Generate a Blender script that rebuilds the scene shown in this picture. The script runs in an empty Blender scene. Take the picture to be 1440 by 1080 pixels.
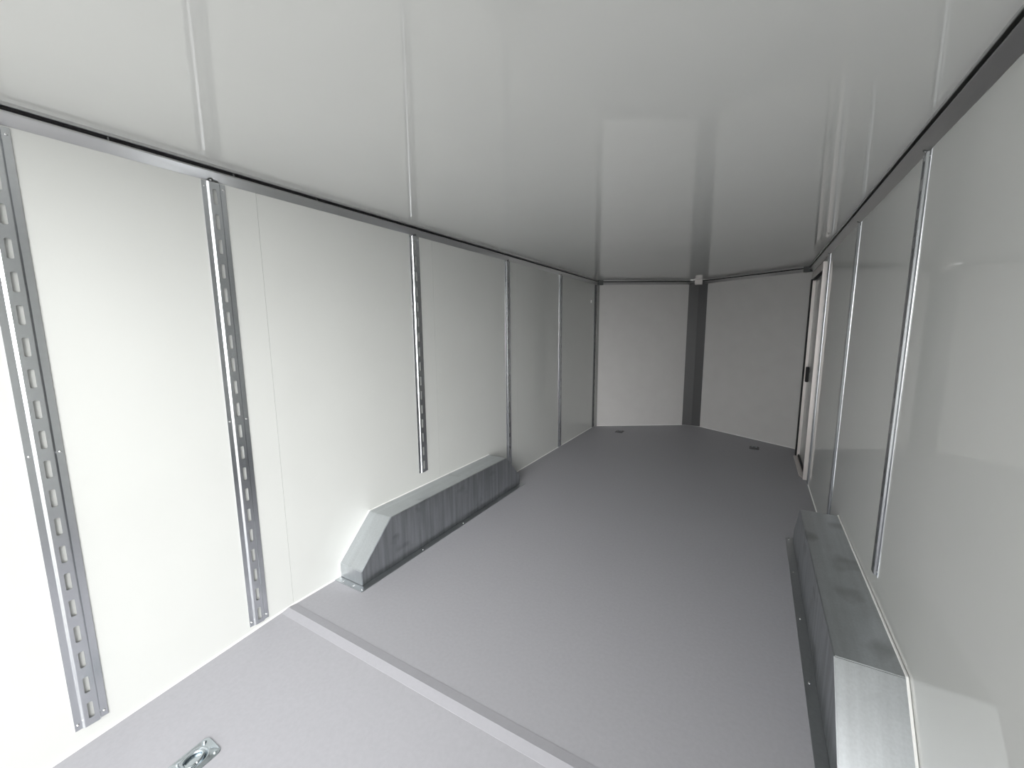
import bpy, bmesh, math, random
from mathutils import Vector, Matrix
random.seed(4)
SC = bpy.context.scene
COL = SC.collection

# ------------------------------------------------------------------ camera
W = 2.5964            # inside width
ZT = 2.1177           # lower edge of the cove trim
ZC = 2.175            # ceiling
YR = -0.6            # rear opening
YB = 1.083            # near edge of the bend in the floor
SLOPE = 0.08
YC = 5.935            # where the side walls end and the nose starts
NOSE = [(0.0, YC), (1.168, 6.650), (1.298, 6.674), (1.418, 6.652), (W, YC)]


def cam_setup():
    yaw, pitch, roll = -0.5278, -0.1439, -0.0070
    sy, cy, sp, cp = math.sin(yaw), math.cos(yaw), math.sin(pitch), math.cos(pitch)
    f = Vector((sy * cp, cy * cp, sp))
    r = Vector((cy, -sy, 0))
    u = r.cross(f)
    cr, sr = math.cos(roll), math.sin(roll)
    r2, u2 = cr * r + sr * u, -sr * r + cr * u
    m = Matrix(((r2.x, u2.x, -f.x, 2.0914), (r2.y, u2.y, -f.y, 0.0), (r2.z, u2.z, -f.z, 1.4707), (0, 0, 0, 1)))
    cd = bpy.data.cameras.new('camera')
    cd.sensor_fit = 'HORIZONTAL'
    cd.sensor_width = 36
    cd.lens = 36 * 578.065 / 1440
    cd.shift_x = -(726.777 - 720) / 1440
    cd.shift_y = (547.914 - 540) / 1440
    cd.clip_start = 0.02
    o = bpy.data.objects.new('camera', cd)
    COL.objects.link(o)
    o.matrix_world = m
    SC.camera = o


cam_setup()

# ------------------------------------------------------------------ daylight: an overcast sky, brighter to the right of the rear opening
SC.view_settings.view_transform = 'Standard'
SC.view_settings.look = 'None'
SC.view_settings.gamma = 1
SC.view_settings.exposure = 0.0
SC.view_settings.use_curve_mapping = False
wd = bpy.data.worlds.new('overcast_sky')
SC.world = wd
wd.use_nodes = True
nt = wd.node_tree
nt.nodes.clear()
out = nt.nodes.new('ShaderNodeOutputWorld')
bg = nt.nodes.new('ShaderNodeBackground')
tc = nt.nodes.new('ShaderNodeTexCoord')
SKY_DIR = Vector((0.52, -0.83, 0.05)).normalized()     # where the cloud is brightest
REAR_DIR = Vector((0.05, -0.95, 0.25)).normalized()    # the sky behind, dimmed to the sides to tone down the near walls


def glow(direction, lo, hi, a, b):
    d = nt.nodes.new('ShaderNodeVectorMath')
    d.operation = 'DOT_PRODUCT'
    d.inputs[1].default_value = direction
    m = nt.nodes.new('ShaderNodeMapRange')
    m.interpolation_type = 'SMOOTHSTEP'
    for i, v in enumerate((lo, hi, a, b)):
        m.inputs[i + 1].default_value = v
    nt.links.new(tc.outputs['Generated'], d.inputs[0])
    nt.links.new(d.outputs['Value'], m.inputs[0])
    return m.outputs[0]


add = nt.nodes.new('ShaderNodeMath')
add.operation = 'ADD'
nt.links.new(glow(SKY_DIR, 0.78, 1.0, 0.0, 11.0), add.inputs[0])
nt.links.new(glow(REAR_DIR, 0.45, 0.95, 0.95, 4.6), add.inputs[1])
nt.links.new(add.outputs[0], bg.inputs['Strength'])
bg.inputs['Color'].default_value = (0.99, 0.99, 0.985, 1)
nt.links.new(bg.outputs[0], out.inputs[0])


# ------------------------------------------------------------------ materials
def mat(name, col, rough=0.5, metal=0.0, ior=1.5, var=0.0, scale=20.0, stretch=(1, 1, 1), rvar=0.0, bump=0.0, bscale=200.0, coat=0.0):
    m = bpy.data.materials.new(name)
    m.use_nodes = True
    t = m.node_tree
    b = t.nodes['Principled BSDF']
    b.inputs['Base Color'].default_value = (*col, 1)
    b.inputs['Roughness'].default_value = rough
    b.inputs['Metallic'].default_value = metal
    b.inputs['IOR'].default_value = ior
    b.inputs['Coat Weight'].default_value = coat
    tcn = t.nodes.new('ShaderNodeTexCoord')
    mp = t.nodes.new('ShaderNodeMapping')
    mp.inputs['Scale'].default_value = stretch
    t.links.new(tcn.outputs['Object'], mp.inputs[0])
    if var or rvar:
        n = t.nodes.new('ShaderNodeTexNoise')
        n.inputs['Scale'].default_value = scale
        n.inputs['Detail'].default_value = 5
        t.links.new(mp.outputs[0], n.inputs['Vector'])
        if var:
            r = t.nodes.new('ShaderNodeMapRange')
            r.inputs[1].default_value, r.inputs[2].default_value = 0.3, 0.7
            r.inputs[3].default_value, r.inputs[4].default_value = 1 - var, 1 + var
            mx = t.nodes.new('ShaderNodeVectorMath')
            mx.operation = 'SCALE'
            mx.inputs[0].default_value = col
            t.links.new(n.outputs['Fac'], r.inputs[0])
            t.links.new(r.outputs[0], mx.inputs['Scale'])
            t.links.new(mx.outputs[0], b.inputs['Base Color'])
        if rvar:
            r = t.nodes.new('ShaderNodeMapRange')
            r.inputs[1].default_value, r.inputs[2].default_value = 0.3, 0.7
            r.inputs[3].default_value, r.inputs[4].default_value = rough - rvar, rough + rvar
            t.links.new(n.outputs['Fac'], r.inputs[0])
            t.links.new(r.outputs[0], b.inputs['Roughness'])
    if bump:
        n2 = t.nodes.new('ShaderNodeTexNoise')
        n2.inputs['Scale'].default_value = bscale
        n2.inputs['Detail'].default_value = 3
        t.links.new(tcn.outputs['Object'], n2.inputs['Vector'])
        bp = t.nodes.new('ShaderNodeBump')
        bp.inputs['Strength'].default_value = bump
        bp.inputs['Distance'].default_value = 0.002
        t.links.new(n2.outputs['Fac'], bp.inputs['Height'])
        t.links.new(bp.outputs[0], b.inputs['Normal'])
    return m


M = dict(
    wall=mat('white_gelcoat', (0.62, 0.63, 0.61), 0.03, ior=1.5, var=0.01, scale=3),
    ceil=mat('white_ceiling_panel', (0.75, 0.757, 0.737), 0.012, ior=1.7, var=0.01, scale=3),
    nose=mat('white_nose_panel', (0.585, 0.575, 0.565), 0.25, var=0.02, scale=6),
    floor=mat('grey_vinyl', (0.385, 0.383, 0.408), 0.5, ior=1.3, var=0.03, scale=60, bump=0.15, bscale=500),
    strip=mat('grey_vinyl_strip', (0.385, 0.383, 0.410), 0.5, ior=1.3, var=0.02, scale=60),
    galv=mat('galvanised_steel', (0.50, 0.52, 0.54), 0.36, 1.0, var=0.05, scale=70, rvar=0.02),
    rail=mat('zinc_rail', (0.68, 0.70, 0.725), 0.25, 1.0, var=0.02, scale=90, rvar=0.01),
    rail_shaded=mat('zinc_rail_shaded', (0.22, 0.225, 0.23), 0.4, 1.0, var=0.05, scale=60),  # rail steel darkened; the corner's dark reflection is painted into the colour
    alu=mat('brushed_aluminium', (0.64, 0.64, 0.64), 0.28, 1.0, var=0.03, scale=30, stretch=(1, 0.05, 1)),
    zinc=mat('bright_zinc', (0.55, 0.60, 0.63), 0.2, 1.0),
    pan=mat('dark_pan', (0.10, 0.10, 0.105), 0.6),  # dark tone for the plates and clips of the far rings
    screw=mat('screw_steel', (0.8, 0.8, 0.8), 0.2, 1.0),
    black=mat('black_rubber', (0.008, 0.008, 0.009), 0.6),
    grey=mat('dark_grey_panel', (0.055, 0.055, 0.057), 0.45),
    capgrey=mat('grey_plastic_cap', (0.10, 0.105, 0.105), 0.5),
    post=mat('grey_moulding', (0.22, 0.22, 0.215), 0.5),
    white=mat('white_sealant', (0.9, 0.9, 0.88), 0.4),
    clip=mat('pale_plastic', (0.85, 0.80, 0.78), 0.5),
    doorp=mat('white_door_panel', (0.55, 0.56, 0.55), 0.25),
    doora=mat('pale_aluminium_frame', (0.72, 0.68, 0.66), 0.45, 0.6),
    ground=mat('pale_concrete', (0.68, 0.675, 0.66), 0.9, var=0.06, scale=4),
)


def box_material():
    """galvanised sheet with vertical run marks and a few dark smears"""
    m = mat('galvanised_sheet', (0.48, 0.50, 0.52), 0.36, 1.0, var=0.0)
    t = m.node_tree
    b = t.nodes['Principled BSDF']
    tcn = t.nodes.new('ShaderNodeTexCoord')

    def noise(sc, st, det=4):
        mp = t.nodes.new('ShaderNodeMapping')
        mp.inputs['Scale'].default_value = st
        n = t.nodes.new('ShaderNodeTexNoise')
        n.inputs['Scale'].default_value = sc
        n.inputs['Detail'].default_value = det
        t.links.new(tcn.outputs['Object'], mp.inputs[0])
        t.links.new(mp.outputs[0], n.inputs['Vector'])
        return n.outputs['Fac']

    def rng(s, a, c, lo, hi):
        r = t.nodes.new('ShaderNodeMapRange')
        r.inputs[1].default_value, r.inputs[2].default_value, r.inputs[3].default_value, r.inputs[4].default_value = a, c, lo, hi
        t.links.new(s, r.inputs[0])
        return r.outputs[0]

    def mul(a, c):
        r = t.nodes.new('ShaderNodeMath')
        r.operation = 'MULTIPLY'
        t.links.new(a, r.inputs[0])
        t.links.new(c, r.inputs[1])
        return r.outputs[0]
    # vertical run marks and dirt on the upright side, plus an overall painted shade; the folded top and ends only show soft rolling marks
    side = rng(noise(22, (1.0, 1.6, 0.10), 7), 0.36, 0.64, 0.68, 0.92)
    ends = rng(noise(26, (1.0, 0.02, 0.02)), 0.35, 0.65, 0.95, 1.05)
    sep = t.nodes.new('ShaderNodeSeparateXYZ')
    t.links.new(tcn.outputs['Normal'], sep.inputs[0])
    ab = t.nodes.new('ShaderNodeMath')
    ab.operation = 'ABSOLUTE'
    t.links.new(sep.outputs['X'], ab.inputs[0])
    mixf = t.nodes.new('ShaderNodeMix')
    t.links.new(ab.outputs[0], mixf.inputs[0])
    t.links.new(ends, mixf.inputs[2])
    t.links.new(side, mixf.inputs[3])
    streak_shade = mixf.outputs[0]
    blotch = rng(noise(9, (1, 1, 1)), 0.3, 0.7, 0.97, 1.03)
    spang = rng(noise(120, (1, 1, 1), 2), 0.3, 0.7, 0.96, 1.04)
    smear = rng(noise(4.5, (1, 1, 2.0), 2), 0.60, 0.72, 1.0, 0.72)
    tot = mul(mul(streak_shade, blotch), mul(spang, smear))
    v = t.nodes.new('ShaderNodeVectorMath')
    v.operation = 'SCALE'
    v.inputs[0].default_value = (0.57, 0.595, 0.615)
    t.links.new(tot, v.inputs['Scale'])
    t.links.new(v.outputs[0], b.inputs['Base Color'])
    t.links.new(rng(noise(14, (1, 1, 0.4)), 0.3, 0.7, 0.335, 0.365), b.inputs['Roughness'])
    return m


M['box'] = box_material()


# ------------------------------------------------------------------ helpers
def obj(name, bm, m, parent=None, smooth=False):
    me = bpy.data.meshes.new(name)
    bmesh.ops.recalc_face_normals(bm, faces=bm.faces[:])
    bm.to_mesh(me)
    bm.free()
    me.materials.append(m)
    if smooth:
        for p in me.polygons:
            p.use_smooth = True
    o = bpy.data.objects.new(name, me)
    COL.objects.link(o)
    if parent:
        o.parent = parent
    return o


def struct(name, bm, m, parent=None):
    o = obj(name, bm, m, parent)
    if not parent:
        o['kind'] = 'structure'
    return o


def empty(name, loc=(0, 0, 0)):
    o = bpy.data.objects.new(name, None)
    COL.objects.link(o)
    o.location = loc
    o.empty_display_size = 0.1
    return o


def tag(o, label, cat, group=None):
    o['label'] = label
    o['category'] = cat
    if group:
        o['group'] = group
    return o


def add_box(bm, x0, x1, y0, y1, z0, z1):
    vs = [bm.verts.new((x, y, z)) for x in (x0, x1) for y in (y0, y1) for z in (z0, z1)]
    for f in ((0, 1, 3, 2), (4, 6, 7, 5), (0, 4, 5, 1), (2, 3, 7, 6), (0, 2, 6, 4), (1, 5, 7, 3)):
        bm.faces.new([vs[i] for i in f])


def box(x0, x1, y0, y1, z0, z1, bev=0.0):
    bm = bmesh.new()
    add_box(bm, x0, x1, y0, y1, z0, z1)
    if bev:
        bmesh.ops.bevel(bm, geom=bm.edges[:], offset=bev, segments=2, affect='EDGES', profile=0.6)
    return bm


def add_prism(bm, rings):
    """rings: closed loops of equal length, joined in order and capped"""
    vr = [[bm.verts.new(p) for p in r] for r in rings]
    n = len(vr[0])
    for a, b in zip(vr, vr[1:]):
        for i in range(n):
            bm.faces.new((a[i], a[(i + 1) % n], b[(i + 1) % n], b[i]))
    bm.faces.new(vr[0][::-1])
    bm.faces.new(vr[-1])


def sweep(bm, prof, path, side=1):
    """prof (d, z): d = distance into the room, at right angles to a level path, mitred at its corners"""
    rings = []
    for i, p in enumerate(path):
        p = Vector(p)
        d0 = (p - Vector(path[i - 1])).normalized() if i else None
        d1 = (Vector(path[i + 1]) - p).normalized() if i < len(path) - 1 else None
        a, b = d0 or d1, d1 or d0
        n0, n1 = Vector((a.y, -a.x)), Vector((b.y, -b.x))
        n = (n0 + n1).normalized()
        n = n / max(0.3, n.dot(n0)) * side
        rings.append([(p.x + n.x * d, p.y + n.y * d, z) for d, z in prof])
    add_prism(bm, rings)


def add_cyl(bm, c, axis, r, h, seg=12, r2=None):
    axis = Vector(axis).normalized()
    q = Vector((0, 0, 1)).rotation_difference(axis).to_matrix()
    rings = []
    for k, rr in ((0, r), (h, r if r2 is None else r2)):
        rings.append([Vector(c) + q @ Vector((rr * math.cos(2 * math.pi * i / seg), rr * math.sin(2 * math.pi * i / seg), k)) for i in range(seg)])
    add_prism(bm, rings)


def screw_bm(c, axis, r=0.004, h=0.0025):
    bm = bmesh.new()
    add_cyl(bm, c, axis, r, h * 0.5, 10)
    a = Vector(axis).normalized()
    add_cyl(bm, Vector(c) + a * h * 0.5, axis, r, h * 0.5, 10, r * 0.55)
    return bm


def add_tube(bm, pts, r, seg=8):
    rings = []
    for i, p in enumerate(pts):
        p = Vector(p)
        a = Vector(pts[max(0, i - 1)])
        b = Vector(pts[min(len(pts) - 1, i + 1)])
        t = (b - a).normalized()
        ref = Vector((0, 0, 1)) if abs(t.z) < 0.9 else Vector((1, 0, 0))
        u = t.cross(ref).normalized()
        v = t.cross(u)
        rings.append([p + u * (r * math.cos(2 * math.pi * k / seg)) + v * (r * math.sin(2 * math.pi * k / seg)) for k in range(seg)])
    add_prism(bm, rings)


def fz(y):
    """height of the floor: it drops away towards the rear behind the bend"""
    return 0.0 if y >= 1.165 else (-0.0035 * (1.165 - y) / 0.082 if y > YB else -0.0035 - SLOPE * (YB - y))


# ------------------------------------------------------------------ shell
T = 0.05
bm = bmesh.new()
ys = [YR, YB, 1.165, YC]
out_ = [(-T, y) for y in ys] + [(-T, YC + 0.03), (1.15, 6.72), (1.45, 6.72), (W + T, YC + 0.03)] + [(W + T, y) for y in ys[::-1]]
top, low = [], []
prof = [(YR, fz(YR)), (YB, fz(YB)), (1.165, 0), (YC, 0)]
L = [(-T, y, z) for y, z in prof]
R = [(W + T, y, z) for y, z in prof]
for dz in (0, -0.06):
    l = [bm.verts.new((x, y, z + dz)) for x, y, z in L]
    r = [bm.verts.new((x, y, z + dz)) for x, y, z in R]
    for i in range(3):
        bm.faces.new((l[i], r[i], r[i + 1], l[i + 1]))
    n = [bm.verts.new((x, y, dz)) for x, y in ((1.1, 6.74), (1.5, 6.74))]
    bm.faces.new((l[3], r[3], n[1], n[0]))
    (top if dz == 0 else low).extend(l + [n[0], n[1]] + r[::-1])
for i in range(len(top)):
    j = (i + 1) % len(top)
    bm.faces.new((top[i], top[j], low[j], low[i]))
struct('floor', bm, M['floor'])

bm = bmesh.new()
o1 = [(-T, YR), (-T, YC + 0.03), (1.1, 6.74), (1.5, 6.74), (W + T, YC + 0.03), (W + T, YR)]
add_prism(bm, [[(x, y, ZC) for x, y in o1], [(x, y, ZC + 0.06) for x, y in o1]])
struct('ceiling', bm, M['ceil'])

SEAMS = [YR, 1.156, 2.376, 3.596, 4.816, YC]
G = 0.0006


def wall_side(x_in, x_out):
    s = 1 if x_out > x_in else -1
    bm = bmesh.new()
    hole = (4.752, 5.60, 0.012, 1.998) if s > 0 else None
    mid = x_in + s * 0.004

    def slab(xa, xb, y0, y1, z0, z1):
        add_box(bm, min(xa, xb), max(xa, xb), y0, y1, z0, z1)
    for a, b in (zip(SEAMS, SEAMS[1:]) if s < 0 else [(YR, YC)]):
        y0, y1 = a + (G if a != YR else 0), b - (G if b != YC else 0)
        if hole and y1 > hole[0]:
            h0, h1 = hole[0], hole[1]
            if y0 < h0 < y1:
                slab(x_in, mid, y0, h0, -0.2, ZC)
                y0 = h0
            if y1 > h1:
                slab(x_in, mid, h1, y1, -0.2, ZC)
                y1 = h1
            slab(x_in, mid, y0, y1, hole[3], ZC)
            slab(x_in, mid, y0, y1, -0.2, hole[2])
        else:
            slab(x_in, mid, y0, y1, -0.2, ZC)
    if hole:
        slab(mid, x_out, YR, hole[0], -0.2, ZC)
        slab(mid, x_out, hole[1], YC + 0.02, -0.2, ZC)
        slab(mid, x_out, hole[0], hole[1], hole[3], ZC)
        slab(mid, x_out, hole[0], hole[1], -0.2, hole[2])
    else:
        slab(mid, x_out, YR, YC + 0.02, -0.2, ZC)
    return bm


struct('wall_left', wall_side(0.0, -T), M['wall'])
struct('wall_right', wall_side(W, W + T), M['wall'])
for nm, a, b in (('wall_front_left', NOSE[0], NOSE[1]), ('wall_front_right', NOSE[3], NOSE[4])):
    a, b = Vector(a), Vector(b)
    d = (b - a).normalized()
    n = Vector((-d.y, d.x))
    bm = bmesh.new()
    q = [a, b, b + n * 0.04, a + n * 0.04]
    add_prism(bm, [[(p.x, p.y, -0.06) for p in q], [(p.x, p.y, ZC) for p in q]])
    struct(nm, bm, M['nose'])
# the grey panel that rounds the point of the nose
bm = bmesh.new()
q = [Vector(p) for p in NOSE[1:4]]
q2 = [Vector((1.43, 6.72)), Vector((1.298, 6.73)), Vector((1.155, 6.72))]
q = [Vector((1.166, 6.646))] + [q[1] + Vector((0, -0.004))] + [Vector((1.420, 6.651))] + q2
add_prism(bm, [[(p.x, p.y, -0.03) for p in q], [(p.x, p.y, ZC) for p in q]])
tag(obj('nose_strip', bm, M['grey']), 'dark grey vertical panel strip covering the point of the front wall', 'panel')

# sealant line where wall meets floor
for nm, x, s, y0 in (('sealant_left', 0.0, 1, YR), ('sealant_right', W, -1, YR)):
    bm = bmesh.new()
    segs = [(y0, 1.440), (3.292, YC if s > 0 else 4.60)]
    for a, b in segs:
        st = [a] + [y for y in (YB, 1.165) if a < y < b] + [b]
        rings = []
        for y in st:
            z = fz(y)
            rings.append([(x, y, z), (x + s * 0.007, y, z + 0.0003), (x + s * 0.003, y, z + 0.003), (x, y, z + 0.007)])
        add_prism(bm, rings)
    struct(nm, bm, M['white'])
bm = bmesh.new()
PR = [(0, 0.0), (0.006, 0.0003), (0.003, 0.003), (0, 0.006)]
sweep(bm, PR, NOSE)
struct('sealant_front', bm, M['white'])

# cove trims along the ceiling
COVE = [(0, ZT), (0.002, ZT - 0.0005), (0.042, 2.1445), (0.0435, 2.1475), (0.042, 2.1505), (0.020, 2.1505), (0.020, 2.1640), (0.046, 2.1640), (0.0475, 2.1665),
        (0.0475, ZC), (0, ZC)]
SLOT = [(0.0195, 2.1512), (0.0225, 2.1512), (0.0225, 2.1633), (0.0195, 2.1633)]
YE = YC - 0.02
for nm, path in (('trim_1', [(0, YR), (0, YE)]), ('trim_2', [(W, YE), (W, YR)]),
                 ('trim_3', [Vector(NOSE[0]).lerp(Vector(NOSE[1]), 0.02), NOSE[1], (1.255, 6.672)]),
                 ('trim_4', [(1.338, 6.672), NOSE[3], Vector(NOSE[3]).lerp(Vector(NOSE[4]), 0.98)])):
    bm = bmesh.new()
    sweep(bm, COVE, path)
    t = struct(nm, bm, M['alu'])
    bm = bmesh.new()
    sweep(bm, SLOT, path)
    obj('slot_shade', bm, M['black'], t)  # black strip in the slot, painting the shade of the open gap
    if nm == 'trim_1':
        for y in (0.638, 1.05, 1.452, 2.07, 2.693, 3.3, 3.9, 4.5, 5.1):
            bm = bmesh.new()
            add_cyl(bm, (0.032, y, 2.1505), (0, 0, 1), 0.003, 0.0135, 8)
            obj('screw', bm, M['capgrey'], t)
    if nm in ('trim_1', 'trim_2'):      # a dark disc painting the rail's reflection, and a screw, above each rail
        sg, xw = (1, 0.0) if nm == 'trim_1' else (-1, W)
        for y in ((0.965, 2.195, 3.423, 4.651) if nm == 'trim_1' else (2.195, 3.398, 4.651)):
            ax = (sg * 0.56, 0, -0.83)
            bm = bmesh.new()
            add_cyl(bm, (xw + sg * 0.0075, y, ZT + 0.0032), ax, 0.011, 0.0016, 12)
            obj('rail_reflection', bm, M['capgrey'], t)
            obj('screw', screw_bm((xw + sg * 0.0084, y, ZT + 0.0019), ax, 0.005, 0.003), M['screw'], t)
    if nm == 'trim_2':
        for y in (5.55,):
            obj('screw', screw_bm((W - 0.0215, y, 2.1325), (-0.58, 0, -0.8), 0.007, 0.004), M['screw'], t)

# little parts that hide the trim joints
def cove_block(name, path, m, label, z0=ZT - 0.006, d=0.052, bev=0.002):
    bm = bmesh.new()
    sweep(bm, [(0.0, z0), (d, z0), (d, ZC - 0.0005), (0, ZC - 0.0005)], path)
    bmesh.ops.bevel(bm, geom=bm.edges[:], offset=bev, segments=1, affect='EDGES')
    return tag(obj(name, bm, m), label, 'trim joint cover', 'trim joint covers')


nl = (Vector(NOSE[1]) - Vector(NOSE[0])).normalized()
nr = (Vector(NOSE[3]) - Vector(NOSE[4])).normalized()
tag(obj('trim_connector', box(1.247, 1.345, 6.605, 6.664, ZT - 0.010, ZC - 0.001, 0.003), M['clip']),
    'pale connector block joining the ceiling trims above the dark grey strip', 'trim joint cover', 'trim joint covers')
cove_block('trim_corner_cap', [Vector(NOSE[0]) + nl * 0.010, Vector(NOSE[0]) + nl * 0.085], M['capgrey'], 'dark grey corner cap on the ceiling trim at the front left corner')
cove_block('trim_corner_cap', [Vector(NOSE[4]) + nr * 0.085, Vector(NOSE[4]) + nr * 0.010], M['capgrey'], 'dark grey corner cap on the ceiling trim above the side door')

# ------------------------------------------------------------------ slotted tie-down rails on the walls
RW_ = 0.090


def rail_profile():
    return [(0.0, 0.0004), (0.0, 0.0020), (0.0185, 0.0020), (0.0197, 0.0028), (0.0242, 0.0084), (0.0258, 0.0093), (0.0372, 0.0094), (0.0528, 0.0094),
            (0.0642, 0.0093), (0.0658, 0.0084), (0.0703, 0.0028), (0.0715, 0.0020), (0.090, 0.0020), (0.090, 0.0004)]


def rail(y0, zb, ztop, side, label, group, slots=True, m='rail'):
    """y0 near edge; side +1 on the left wall (faces +x), -1 on the right wall"""
    x = 0.0 if side > 0 else W
    root = empty('tie_down_rail', (x, y0, zb))
    tag(root, label, 'rail', group)
    pr = rail_profile()
    cents = [0.066 + 0.1046 * k for k in range(25)]
    zs = [zb]
    holes = []
    if slots:
        for c in cents:
            a, b = c - 0.0315, c + 0.0315
            if b < zb + 0.006 or a > ztop - 0.006:
                continue
            a, b = max(a, zb + 0.004), min(b, ztop - 0.008)
            zs += [a, a + 0.003, b - 0.003, b]
            holes.append((a, b))
    zs.append(ztop)
    bm = bmesh.new()
    grid = [[bm.verts.new((side * h, s, z - zb)) for s, h in pr] for z in zs]
    hs = {round(a, 5) for a, b in holes}
    for i in range(len(zs) - 1):
        k = (i - 1) % 4
        cut = 0 < i < len(zs) - 1 and slots and k in (0, 1, 2)
        for j in range(len(pr) - 1):
            if cut and j == 6:
                a, b, c, d = grid[i][j], grid[i][j + 1], grid[i + 1][j + 1], grid[i + 1][j]
                if k == 0:      # rounded lower corners of the slot
                    l = bm.verts.new(a.co.lerp(b.co, 0.2)); r = bm.verts.new(a.co.lerp(b.co, 0.8))
                    bm.faces.new((a, l, d)); bm.faces.new((r, b, c))
                elif k == 2:
                    l = bm.verts.new(d.co.lerp(c.co, 0.2)); r = bm.verts.new(d.co.lerp(c.co, 0.8))
                    bm.faces.new((a, l, d)); bm.faces.new((r, b, c))
                continue
            bm.faces.new((grid[i][j], grid[i][j + 1], grid[i + 1][j + 1], grid[i + 1][j]))
    o = obj('channel', bm, M[m], root)
    so = o.modifiers.new('sheet', 'SOLIDIFY')
    so.thickness = 0.0013
    so.offset = 0
    for z in (ztop - 0.022, 1.06, zb + 0.022):
        for s in (0.009, 0.081):
            obj('screw', screw_bm((side * 0.0030, s, z - zb), (side, 0, 0), 0.0042, 0.003), M['screw'], root)
    return root


ZR = ZT - 0.004
LG, RG = 'slotted steel rails on the left wall', 'slotted steel rails on the right wall'
rail(0.319, 0.006, ZR, 1, 'widest-looking slotted steel rail at the left edge, nearest the viewer', LG)
rail(0.932, 0.014, ZR, 1, 'slotted steel rail just before the hairline seam in the left wall', LG)
rail(2.150, 0.429, ZR, 1, 'short slotted steel rail ending above the left wheel box', LG)
rail(3.378, 0.004, ZR, 1, 'slotted steel rail rising behind the far end of the left wheel box', LG)
rail(4.606, 0.004, ZR, 1, 'slotted steel rail between the left wheel box and the front left corner', LG)
rail(5.838, 0.004, ZR, 1, 'thin dark slotted rail in the front left corner', LG, m='rail_shaded')
rail(2.150, 0.424, ZR, -1, 'short shiny steel rail ending above the right wheel box', RG)
rail(3.353, 0.004, ZR, -1, 'narrow steel rail behind the far end of the right wheel box', RG)
rail(4.606, 0.004, ZR, -1, 'dark narrow steel rail tight beside the side door frame', RG)

# grey moulding that closes the front left corner
bm = bmesh.new()
a = Vector(NOSE[0])
sweep(bm, [(0.0, 0.0), (0.010, 0.0), (0.010, ZT - 0.006), (0, ZT - 0.006)], [a + nl * 0.006, a + nl * 0.042])
tag(obj('corner_moulding', bm, M['post']), 'grey vertical moulding on the front wall beside the corner rail', 'moulding')

bm = box(0.0, 0.010, 5.690, 5.716, 1.846, 1.886, 0.003)
tag(obj('wall_clip', bm, M['white']), 'tiny white clip high on the left wall near the front corner', 'clip')

# ------------------------------------------------------------------ wheel boxes
B1, B2, B3, B4, BH, BM, BW = 1.447, 1.682, 3.055, 3.287, 0.327, 0.091, 0.1995


def wheel_box(side, label):
    x = 0.0 if side > 0 else W
    root = empty('wheel_box', (x, B1, 0))
    tag(root, label, 'wheel box', 'steel wheel boxes')
    prof = [(0, 0.0022), (0, BM), (B2 - B1, BH), (B3 - B1, BH), (B4 - B1, BM), (B4 - B1, 0.0022)]
    bm = bmesh.new()
    e = 0.0008
    add_prism(bm, [[(side * 0.001, y, z) for y, z in prof], [(side * BW, y, z) for y, z in prof]])
    bmesh.ops.bevel(bm, geom=[g for g in bm.edges if all(abs(v.co.x) > 0.01 for v in g.verts) or abs(g.verts[0].co.x - g.verts[1].co.x) > 0.1], offset=0.0035, segments=2, affect='EDGES')
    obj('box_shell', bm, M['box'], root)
    # flat flange screwed to the floor
    bm = box(*sorted((side * (BW - 0.002), side * 0.2425)), -0.040, B4 - B1 + 0.035, 0.0003, 0.0030, 0.0008)
    obj('side_flange', bm, M['galv'], root)
    bm = box(*sorted((side * 0.0015, side * (BW - 0.001))), -0.040, 0.001, 0.0003, 0.0028, 0.0008)
    obj('front_flange', bm, M['galv'], root)
    for y in (1.425, 1.925, 2.37, 2.84, 3.30):
        obj('screw', screw_bm((side * 0.224, y - B1, 0.0030), (0, 0, 1), 0.0048, 0.0035), M['screw'], root)
    for xx in (0.06, 0.15):
        obj('screw', screw_bm((side * xx, -0.022, 0.0028), (0, 0, 1), 0.0048, 0.0035), M['screw'], root)
    # white sealant along the wall
    bm = bmesh.new()
    pts = [(0, -0.001, 0.004), (0, -0.001, BM), (0, B2 - B1, BH + 0.002), (0, B3 - B1, BH + 0.002), (0, B4 - B1 + 0.002, BM), (0, B4 - B1 + 0.002, 0.004)]
    pts = [(side * 0.0052, y, z) for _, y, z in pts]
    add_tube(bm, pts, 0.0045, 6)
    obj('sealant_bead', bm, M['white'], root)['label'] = 'white sealant bead along the wall'
    return root


wheel_box(1, 'long galvanised steel wheel box against the left wall, sloped at both ends')
wheel_box(-1, 'galvanised steel wheel box against the right wall, near slope bright, cut by the frame')

# ------------------------------------------------------------------ strip over the bend in the floor
bm = bmesh.new()
rings = []
for x in (0.008, W - 0.008):
    rings.append([(x, YB, fz(YB) - 0.0002), (x, YB + 0.0005, fz(YB) + 0.0004), (x, 1.1235, 0.0052), (x, 1.1645, 0.0010), (x, 1.165, -0.0002)])
add_prism(bm, rings)
tag(obj('floor_transition_strip', bm, M['strip']), 'grey ridged strip crossing the floor where it bends down', 'floor strip')


# ------------------------------------------------------------------ recessed tie-down rings
def rr_loop(w, h, r, n, z, cy=0.0):
    pts = []
    for cx_, cyy, a0 in ((w / 2 - r, h / 2 - r, 0), (-w / 2 + r, h / 2 - r, 90), (-w / 2 + r, -h / 2 + r, 180), (w / 2 - r, -h / 2 + r, 270)):
        for k in range(n + 1):
            a = math.radians(a0 + 90 * k / n)
            pts.append((cx_ + r * math.cos(a), cyy + r * math.sin(a) + cy, z))
    return pts


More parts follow.
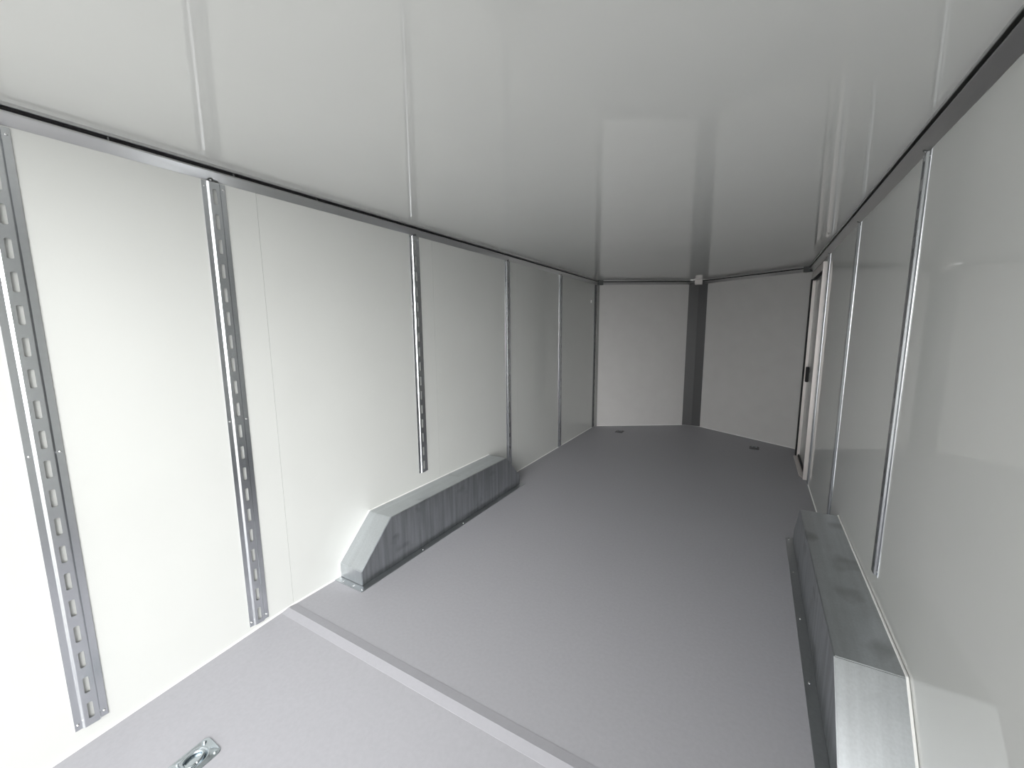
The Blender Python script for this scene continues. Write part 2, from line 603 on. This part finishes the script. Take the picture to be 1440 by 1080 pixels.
def tie_ring(x, y, label, pan_mat='zinc', rz=0.0):
    root = empty('tie_down_ring', (x, y, fz(y)))
    root.rotation_euler = (math.atan(SLOPE) if y < YB else 0, 0, rz)
    tag(root, label, 'tie-down ring', 'tie-down rings in the floor')
    n = 6
    N = 4 * (n + 1)
    # pressed plate: rounded rectangle outside, oval pan with a raised lip inside
    loops = [rr_loop(0.108, 0.150, 0.020, n, 0.0002), rr_loop(0.108, 0.150, 0.020, n, 0.0020), rr_loop(0.105, 0.147, 0.0185, n, 0.0030)]
    for w, h, z in ((0.082, 0.104, 0.0034), (0.078, 0.098, 0.0062), (0.073, 0.092, 0.0066), (0.066, 0.084, 0.0040), (0.058, 0.074, 0.0018), (0.03, 0.04, 0.0008)):
        loops.append(rr_loop(w, h, min(w, h) / 2 - 0.0005, n, z, 0.006))
    bm = bmesh.new()
    vr = [[bm.verts.new(p) for p in l] for l in loops]
    for a, b in zip(vr, vr[1:]):
        for i in range(N):
            bm.faces.new((a[i], a[(i + 1) % N], b[(i + 1) % N], b[i]))
    bm.faces.new(vr[-1])
    bm.faces.new(vr[0][::-1])
    obj('pan', bm, M[pan_mat], root, True)
    # ring lying in the pan
    bm = bmesh.new()
    pts = [(0.0245 * math.cos(a), 0.004 + 0.033 * math.sin(a), 0.0082) for a in [2 * math.pi * k / 36 for k in range(37)]]
    add_tube(bm, pts, 0.0052, 10)
    obj('ring', bm, M['zinc'], root, True)
    # hinge clip across the near end of the ring
    bm = bmesh.new()
    arc = [(0.011 * math.cos(a), 0.011 * math.sin(a)) for a in [math.pi * k / 8 for k in range(9)]]
    rings = [[(xx, -0.030 + c * 1.0, 0.002 + s) for c, s in arc] for xx in (-0.020, 0.020)]
    add_prism(bm, rings)
    add_box(bm, -0.040, 0.040, -0.043, -0.017, 0.0025, 0.0050)
    obj('hinge_clip', bm, M[pan_mat], root)
    for bx, by in ((-0.039, 0.058), (0.039, 0.058), (-0.039, -0.058), (0.039, -0.058)):
        bm = bmesh.new()
        add_cyl(bm, (bx, by, 0.0028), (0, 0, 1), 0.0075, 0.0018, 14, 0.007)
        add_cyl(bm, (bx, by, 0.0046), (0, 0, 1), 0.006, 0.0022, 14, 0.003)
        obj('bolt', bm, M[pan_mat], root, False)
    for bx in (-0.031, 0.031):
        obj('clip_screw', screw_bm((bx, -0.030, 0.005), (0, 0, 1), 0.005, 0.004), M[pan_mat], root)
    return root


tie_ring(0.444, 0.502, 'bright zinc recessed tie-down ring in the near floor by the left wall')
tie_ring(0.445, 5.777, 'tiny tie-down ring in the far floor below the left half of the front wall', 'pan')
tie_ring(2.143, 5.758, 'tiny tie-down ring in the far floor near the side door', 'pan')

# ------------------------------------------------------------------ side door
door = bpy.data.objects.new('door_1', None)
COL.objects.link(door)
door.location = (W, 4.73, 0)
door['kind'] = 'structure'
DY = 4.73
P = 0.035


def dpart(name, bm, m, parent=door):
    bmesh.ops.translate(bm, verts=bm.verts[:], vec=(0, -DY, 0))
    return obj(name, bm, m, parent)


bm = bmesh.new()
add_box(bm, -P, 0.048, 4.73, 4.752, 0.004, 2.034)
add_box(bm, -P, 0.0, 4.712, 4.73, 0.004, 2.034) if False else None
fr = dpart('door_frame', bm, M['doora'])
dpart('frame_header', box(-P, 0.048, 4.752, 5.62, 1.998, 2.070, 0.002), M['doora'])
bm = bmesh.new()
add_box(bm, -0.027, -0.010, 5.600, 5.660, 0.012, 1.998)
add_box(bm, -0.008, 0.048, 5.603, 5.660, 0.012, 1.998)
add_box(bm, -0.012, -0.006, 5.610, 5.660, 0.012, 1.998)
dpart('frame_post', bm, M['doora'])
bm = bmesh.new()
add_box(bm, -0.042, -0.0275, 5.594, 5.655, 0.012, 1.996)
add_box(bm, -0.030, -0.006, 4.80, 5.594, 1.982, 1.9975)
add_box(bm, -0.018, -0.004, 4.95, 5.598, 0.013, 0.030)
dpart('door_seal', bm, M['black'])
pn = dpart('door_panel', box(0.002, 0.040, 4.753, 5.602, 0.013, 1.997), M['doorp'])
bm = bmesh.new()
add_box(bm, -0.026, 0.002, 5.44, 5.50, 0.885, 1.050)
bmesh.ops.bevel(bm, geom=bm.edges[:], offset=0.004, segments=2, affect='EDGES')
hd = dpart('door_handle', bm, M['black'], pn)
bm = bmesh.new()
q = [(-0.058, 4.85), (-0.020, 4.753), (-0.0, 4.753), (-0.0, 5.60), (-0.058, 5.60)]
add_prism(bm, [[(x, y, 0.0005) for x, y in q], [(x * 0.95, y, 0.011) for x, y in q]])
dpart('door_sill', bm, M['doora'])

# ------------------------------------------------------------------ outside: the yard behind the open rear
bm = bmesh.new()
add_box(bm, -14, 16, -30, 8.0, -0.75, -0.62)
struct('ground', bm, M['ground'])
